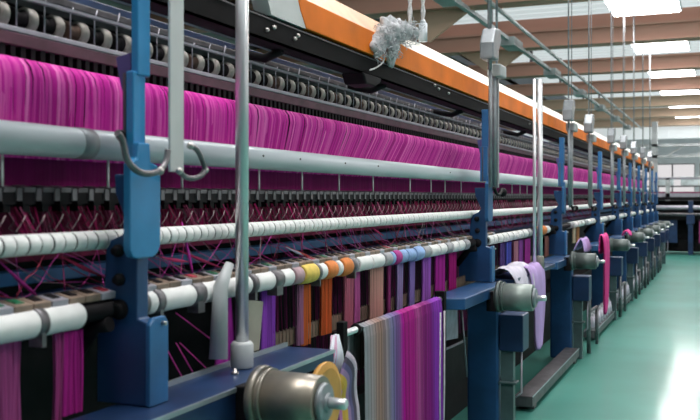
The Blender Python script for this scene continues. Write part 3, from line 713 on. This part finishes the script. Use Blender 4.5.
# flat bar hanger with hook in front of the nearest frame
D=1.35; Y=yy(177,D)
e=empty('hanging_bar',(-D,Y,5.2),'flat pale metal bar with hook hanging right of the nearest upright frame','hanging bar')
b=MB(); b.dbox(D,D+.008,yy(170.5,D),yy(184,D),hh(177,172,D),5.2); b.build('flat_bar','barplate',e,.002)
b=MB(); hx=[]; R=.034; cx=yy(189,D); cz=hh(189,165,D)
for k in range(15):
    a=math.radians(200+ k*17); hx.append((-D+.014,cx+R*1.05*math.cos(a),cz+R*1.0*math.sin(a)))
hx=[(-D+.014,yy(186,D),hh(186,146,D))]+[(-D+.014,yy(193,D),hh(193,149,D)),(-D+.014,yy(199,D),hh(199,163,D)),(-D+.014,yy(201,D),hh(201,170,D)),(-D+.014,yy(197,D),hh(197,176,D)),(-D+.014,yy(188,D),hh(188,179,D)),(-D+.014,yy(180,D),hh(180,177,D)),(-D+.014,yy(175,D),hh(175,171,D))]
def smooth(p,it=2):
    p=[Vector(q) for q in p]
    for _ in range(it):
        r=[p[0]]
        for a,c in zip(p,p[1:]): r += [a*.75+c*.25,a*.25+c*.75]
        r.append(p[-1]); p=r
    return p
b.tube(smooth(hx),.0075,10); b.build('hook','clamp',e)
for q in (hx[0],hx[-1],hx[3]):
    b=MB(); b.ball(q,.010,nu=10,nv=6); b.build('hook_knob','bolt',e)
D=1.345; hx=[(-D,yy(a,D),hh(a,c,D)) for a,c in ((117,133),(121,136),(124,146),(126,158),(132,167),(140,173),(150,174),(160,171),(166,163),(168,150))]
b=MB(); b.tube(smooth(hx),.0085,10); o=b.build('shackle_ring','clamp',org=hx[0]); tag(o,'U-shaped dark shackle around the nearest blue upright','shackle')
b=MB(); b.ball(hx[7],.011,nu=10,nv=6); b.build('shackle_pin','bolt',o)
b=MB(); b.tube([(-1.345,hx[1][1],hx[1][2]),(-1.54,yy(121,1.54),hh(121,134,1.54))],.013,8); b.build('shackle_arm','dark',o)

# hanger assemblies along the machine
def hanger(Yc,label,tall,cr=1):
    D=1.36
    e=empty('rod_hanger',(-D,Yc,2.3),label,'hanger','grey rod hangers above the orange beam')
    for dy,r,h0,h1,m in ((-.07,.012,1.56,2.42,'hang'),(.03,.015,1.54,2.34,'hang'),):
        b=MB(); b.tube([(-D,Yc+dy,h0),(-D,Yc+dy,h1)],r,12); b.build('drop_rod',m,e)
    b=MB(); b.dbox(D-.012,D+.004,Yc+.08,Yc+.125,1.56,2.28); b.build('drop_bar','hang',e,.003)
    for dy,r in ((-.09,.014),(.10,.008)):
        b=MB(); b.tube([(-D-.0,Yc+dy,2.30),(-D,Yc+dy,5.2)],r*cr,10); b.build('ceiling_rod','hang',e)
    b=MB(); b.prism([(Yc-.17,2.36),(Yc-.17,2.46),(Yc-.10,2.56),(Yc+.02,2.57),(Yc+.05,2.50),(Yc-.02,2.42),(Yc-.02,2.36)],'x',-D-.045,-D+.045); b.build('hanger_head','hang',e,.012)
    b=MB(); b.dbox(D-.05,D+.04,Yc-.0,Yc+.17,2.27,2.35); b.build('lower_head','duct',e,.012)
    b=MB(); b.tube(smooth([(-D+.03,Yc-.1,1.56),(-D+.035,Yc-.06,1.52),(-D+.035,Yc+.03,1.51),(-D+.03,Yc+.12,1.55)]),.010,8); b.ball((-D+.03,Yc+.14,1.53),.03); b.build('hook','dark',e)
    return e
h0=hanger(yy(493,1.36),'grey rod hanger in front of the second upright frame',1)
h1=hanger(yy(570,1.36),'grey rod hanger, second from the camera along the orange beam',1,.5); h1.location.z-=.14
index_children()
for i,px in enumerate((570,590,612,624,634,643,650)):
    if i==0: continue
    D=1.36; Y=yy(px,D); o=copy_tree(h1,(-D,Y,2.3-(.14 if i<1 else .16)+.0),'grey rod hanger, %s from the camera along the orange beam'%ORD[i+1])
# ropes
for i,(px,pb) in enumerate(((410,28),(423,27))):
    D=1.53; Y=yy(px,D); zb=hh(px,pb,D); b=MB()
    for s in (0,math.pi):
        p=[]; z=zb; k=0
        while z<5.2: p.append((-D+.006*math.cos(k*.9+s),Y+.006*math.sin(k*.9+s),z)); z+=.022 if z<3.2 else .1; k+=1
        p.append((-D,Y,5.2)); b.tube(p,.008,6)
    o=b.build('rope','rope',org=(-D,Y,zb)); tag(o,'twisted white rope above the orange beam, '+('ending in the grey lint' if i==0 else 'ending in a pale turnbuckle'),'rope')
    if i: b=MB(); b.tube([(-D,Y,2.355),(-D,Y,zb+.02)],.024,12); b.lathe([(0,.018),(.02,.012)],(-D,Y,zb+.02),(0,0,1),12); b.build('turnbuckle','steel',o)
# lint rag
b=MB(); D=1.50
for px,py,r,sq in ((402,30,.062,(.8,1.5,.8)),(392,30,.06,(.8,1.2,1)),(385,37,.055,(.7,1.2,1)),(380,46,.045,(.6,1.1,1.1)),(393,46,.055,(.6,1.0,1.5)),(394,56,.035,(.6,.9,1.5)),(412,33,.05,(.8,1.2,.8)),(376,47,.03,(.6,1.2,.8))):
    b.ball((-D+.02,yy(px,D-.03),hh(px,py,D-.03)),r,sq,26,18,None,.45,34)
o=b.build('lint_bundle','fluff',org=(-D,yy(393,D),2.25)); tag(o,'grey fluffy bundle of lint draped over the orange beam','lint')
b=MB()
for i in range(260):
    px=random.uniform(376,416); py=30+random.uniform(-9,14) if px>398 else random.uniform(24,58)
    P=Vector((-D+.05,yy(px,D-.05),hh(px,py,D-.05))); q=[P]
    for k in range(4): q.append(q[-1]+Vector((random.uniform(-.012,.016),random.uniform(-.02,.02),random.uniform(-.014,.012))))
    b.tube(q,.0016,3,False)
tag(b.build('loose_fibres','fluff',o),kind='stuff')
b=MB(); P=[(-1.47,yy(a,1.47),hh(a,c,1.47)) for a,c in ((385,56),(383,63),(376,68),(370,70))]
b.tube(smooth(P),.004,6); o=b.build('cord','rope',org=P[0]); tag(o,'short white cord hanging from the lint over the black channel','cord')
b=MB(); Y=yy(367,1.52); b.prism([(Y-.12,2.06),(Y+.12,2.06),(Y+.10,2.035),(Y+.03,2.01),(Y-.08,2.012)],'x',-1.60,-1.49); o=b.build('clamp_housing','dark',org=(-1.5,Y,2.0),bevel=.008); tag(o,'dark rounded clamp housing under the black channel below the lint','clamp')
# small cables by the bare beam end
b=MB(); Y=yy(286,1.55); b.tube([(-1.56,Y,2.145),(-1.57,Y-.05,2.3),(-1.56,Y-.1,2.6),(-1.56,Y-.1,5.2)],.028,10); o=b.build('hanging_cable','rail',org=(-1.55,Y,2.15)); tag(o,'grey cable rising left of the bare end of the orange beam','cable')
b=MB(); b.tube([(-1.56,Y+.06,2.145),(-1.57,Y+.07,2.3),(-1.56,Y+.03,2.7),(-1.56,Y+.03,5.2)],.02,10); o=b.build('hanging_cable','palerail',org=(-1.55,Y+.05,2.15)); tag(o,'pale thin cable beside the grey one at the beam end','cable')

# ------------------------------------------------------------------ clutter near the floor further down: pale cones on the rails
b=MB(); b.lathe([(0,.05),(.01,.052),(.02,.045),(.16,.02),(.165,.012),(.18,.012)],(0,0,0),(0,0,1),16)
cone=b.build('bobbin_cone','hang'); tag(cone,'x','yarn cone','yarn cones on the floor rails')
b=MB(); b.lathe([(0,.047),(.11,.034)],(0,0,.022),(0,0,1),16); b.build('winding','paper',cone)
index_children(); sp=[]
rails=[(9.6,11.6,'second'),(12.2,13.5,'third'),(14,15.2,'fourth'),(15.8,16.9,'fifth')]
for a,c,nm in rails:
    k=0; y=a+.15
    while y<c-.05: sp.append((y,nm,k)); y+=.21; k+=1
for i,(y,nm,k) in enumerate(sp):
    lab='pale yarn cone on the %s floor rail, %s from its near end'%(nm,ORD[k] if k else 'first')
    if i==0: cone.location=(-1.29,y,.11); cone['label']=lab
    else: copy_tree(cone,(-1.29,y,.11),lab)
# low pipes & shelves along machine
for i,Y in enumerate(POSTS[2:8]):
    b=MB(); b.tube([(-1.2,Y+.3,0),(-1.2,Y+.3,.62),(-1.28,Y+.3,.68)],.02,10); b.tube([(-1.2,Y+.3,.4),(-1.2,Y+.9,.38)],.015,8); b.tube([(-1.2,Y+.9,0),(-1.2,Y+.9,.38)],.018,8)
    o=b.build('pipe_stand','clamp',org=(-1.2,Y+.3,0)); tag(o,'grey pipe stand on the floor just past the %s upright frame'%ORD[i+2],'pipe stand','pipe stands beside the frames')

# ------------------------------------------------------------------ far cross machine and shelves
e=empty('cross_loom',(0,25,0),'far dark blue loom with magenta cloth across the end of the aisle','loom')
b=MB(); b.box(-5,3.5,25.0,25.9,.9,1.0); b.box(-5,3.5,25.2,25.5,1.42,1.5); b.box(-5,3.5,25.5,26.0,.05,.35); b.build('frame_rails','dark',e)
for i in range(9):
    x=-4.6+i*.95
    b=MB(); b.box(x-.06,x+.06,24.9,25.2,0,1.4); b.box(x-.1,x+.1,24.85,25.25,.8,1.05); b.build('frame_post','navy',e,.01)
for i in range(8):
    x=-4.4+i*.95
    b=MB(); b.box(x,x+.42,25.05,25.1,.3,1.0); q=b.build('cloth_panel',mat('magenta cloth panel',(.28,.04,.16),.8) if i%2==0 else 'navy',e)
b=MB(); b.tube([(-5,25.0,1.22),(3.5,25.0,1.22)],.06,14); b.build('top_roller','palerail',e)
b=MB(); b.tube([(-5,24.9,1.05),(3.5,24.9,1.05)],.04,12); b.build('front_roller','rail',e)
b=MB(); b.box(-5,3.5,25.6,25.7,.2,1.4); b.build('back_panel','dark',e)
# second far loom
e=empty('cross_loom',(0,30,0),'pale loom with a magenta yarn band standing behind the dark far loom','loom')
b=MB(); b.box(-6,4,30,30.4,1.5,1.62); b.box(-6,4,30,30.4,2.05,2.12); b.build('frame_rails','palerail',e)
b=MB(); b.box(-6,.9,30.1,30.14,1.50,1.66); b.build('yarn_band',mat('far magenta yarn',(.25,.02,.09),.8),e)
for i in range(8):
    b=MB(); x=-5.6+1.3*i; b.box(x,x+.12,30,30.4,0,2.1); b.build('frame_post','duct',e)
b=MB(); b.box(-6,4,30.3,30.36,.1,1.5); b.build('back_panel','rail',e)
# bulkhead and truss
b=MB(); b.box(-9,7,36.5,36.9,3.75,4.2); y=0
for i in range(17): b.box(-9+i,-8.96+i,36.47,36.5,3.75,4.2)
o=b.build('ventilation_duct','ceil',org=(0,36.5,3.75)); tag(o,'long white panelled duct across the far end under the ceiling','duct')  # takes on the roof sheet's added glow
b=MB(); b.box(-8.95,6.95,34,34.25,2.9,3.0); b.box(-8.95,6.95,34,34.25,3.3,3.4)
for i in range(15): b.prism([(-8.9+i,3.0),(-8.82+i,3.0),(-8.32+i,3.3),(-8.4+i,3.3)],'y',34.05,34.2)
o=b.build('lattice_girder','duct',org=(0,34,2.9)); tag(o,'grey lattice girder crossing the far end above the windows','girder')
b=MB()
for x in (-8.8,-2.4,6.6): b.box(x,x+.2,34,34.2,0,4.2)
b.build('girder_column','duct',o)
e=empty('storage_rack',(-1,38,0),'storage rack with pale boxes before the far windows','storage rack')
b=MB()
for z in (.5,1.2,1.9): b.box(-5,5,38,38.6,z,z+.05)
for x in (-5,-2.5,0,2.5,4.95): b.box(x,x+.06,38,38.6,0,2.2)
b.build('rack_frame','rail',e)
k=0
for z,zn in ((.55,'bottom'),(1.25,'middle'),(1.95,'top')):
    for i in range(9):
        x=-4.8+i*1.07; h=random.uniform(.25,.4); b=MB(); b.box(x,x+.8,38.05,38.55,z,z+h); o=b.build('storage_box','carton',org=(x,38,z),bevel=.01)
        tag(o,'pale box on the %s shelf of the far rack, %s from the left'%(zn,'first' if i==0 else ORD[i]),'box','boxes on the far rack')

# ------------------------------------------------------------------ camera, light
cam=bpy.data.cameras.new('camera'); co=bpy.data.objects.new('camera',cam); C.objects.link(co); S.camera=co
co.location=(0,0,EYE); co.rotation_euler=(math.radians(90),0,TH)
cam.sensor_width=36; cam.lens=F/700*36; cam.shift_y=-13/700; cam.clip_end=200; cam.clip_start=.05
cam.dof.use_dof=True; cam.dof.focus_distance=4.8; cam.dof.aperture_fstop=4.5
w=bpy.data.worlds.new('daylight'); S.world=w; w.use_nodes=True
bg=w.node_tree.nodes['Background']; bg.inputs[0].default_value=(1,.965,.98,1); bg.inputs[1].default_value=.75
S.view_settings.view_transform='Standard'; S.view_settings.look='None'; S.view_settings.gamma=1; S.view_settings.use_curve_mapping=False
S.view_settings.exposure=.36
S.cycles.use_denoising=True
S.cycles.max_bounces=8
for o in C.objects:
    if '_o' in o: del o['_o']
    if o.parent and 'category' in o: del o['category']
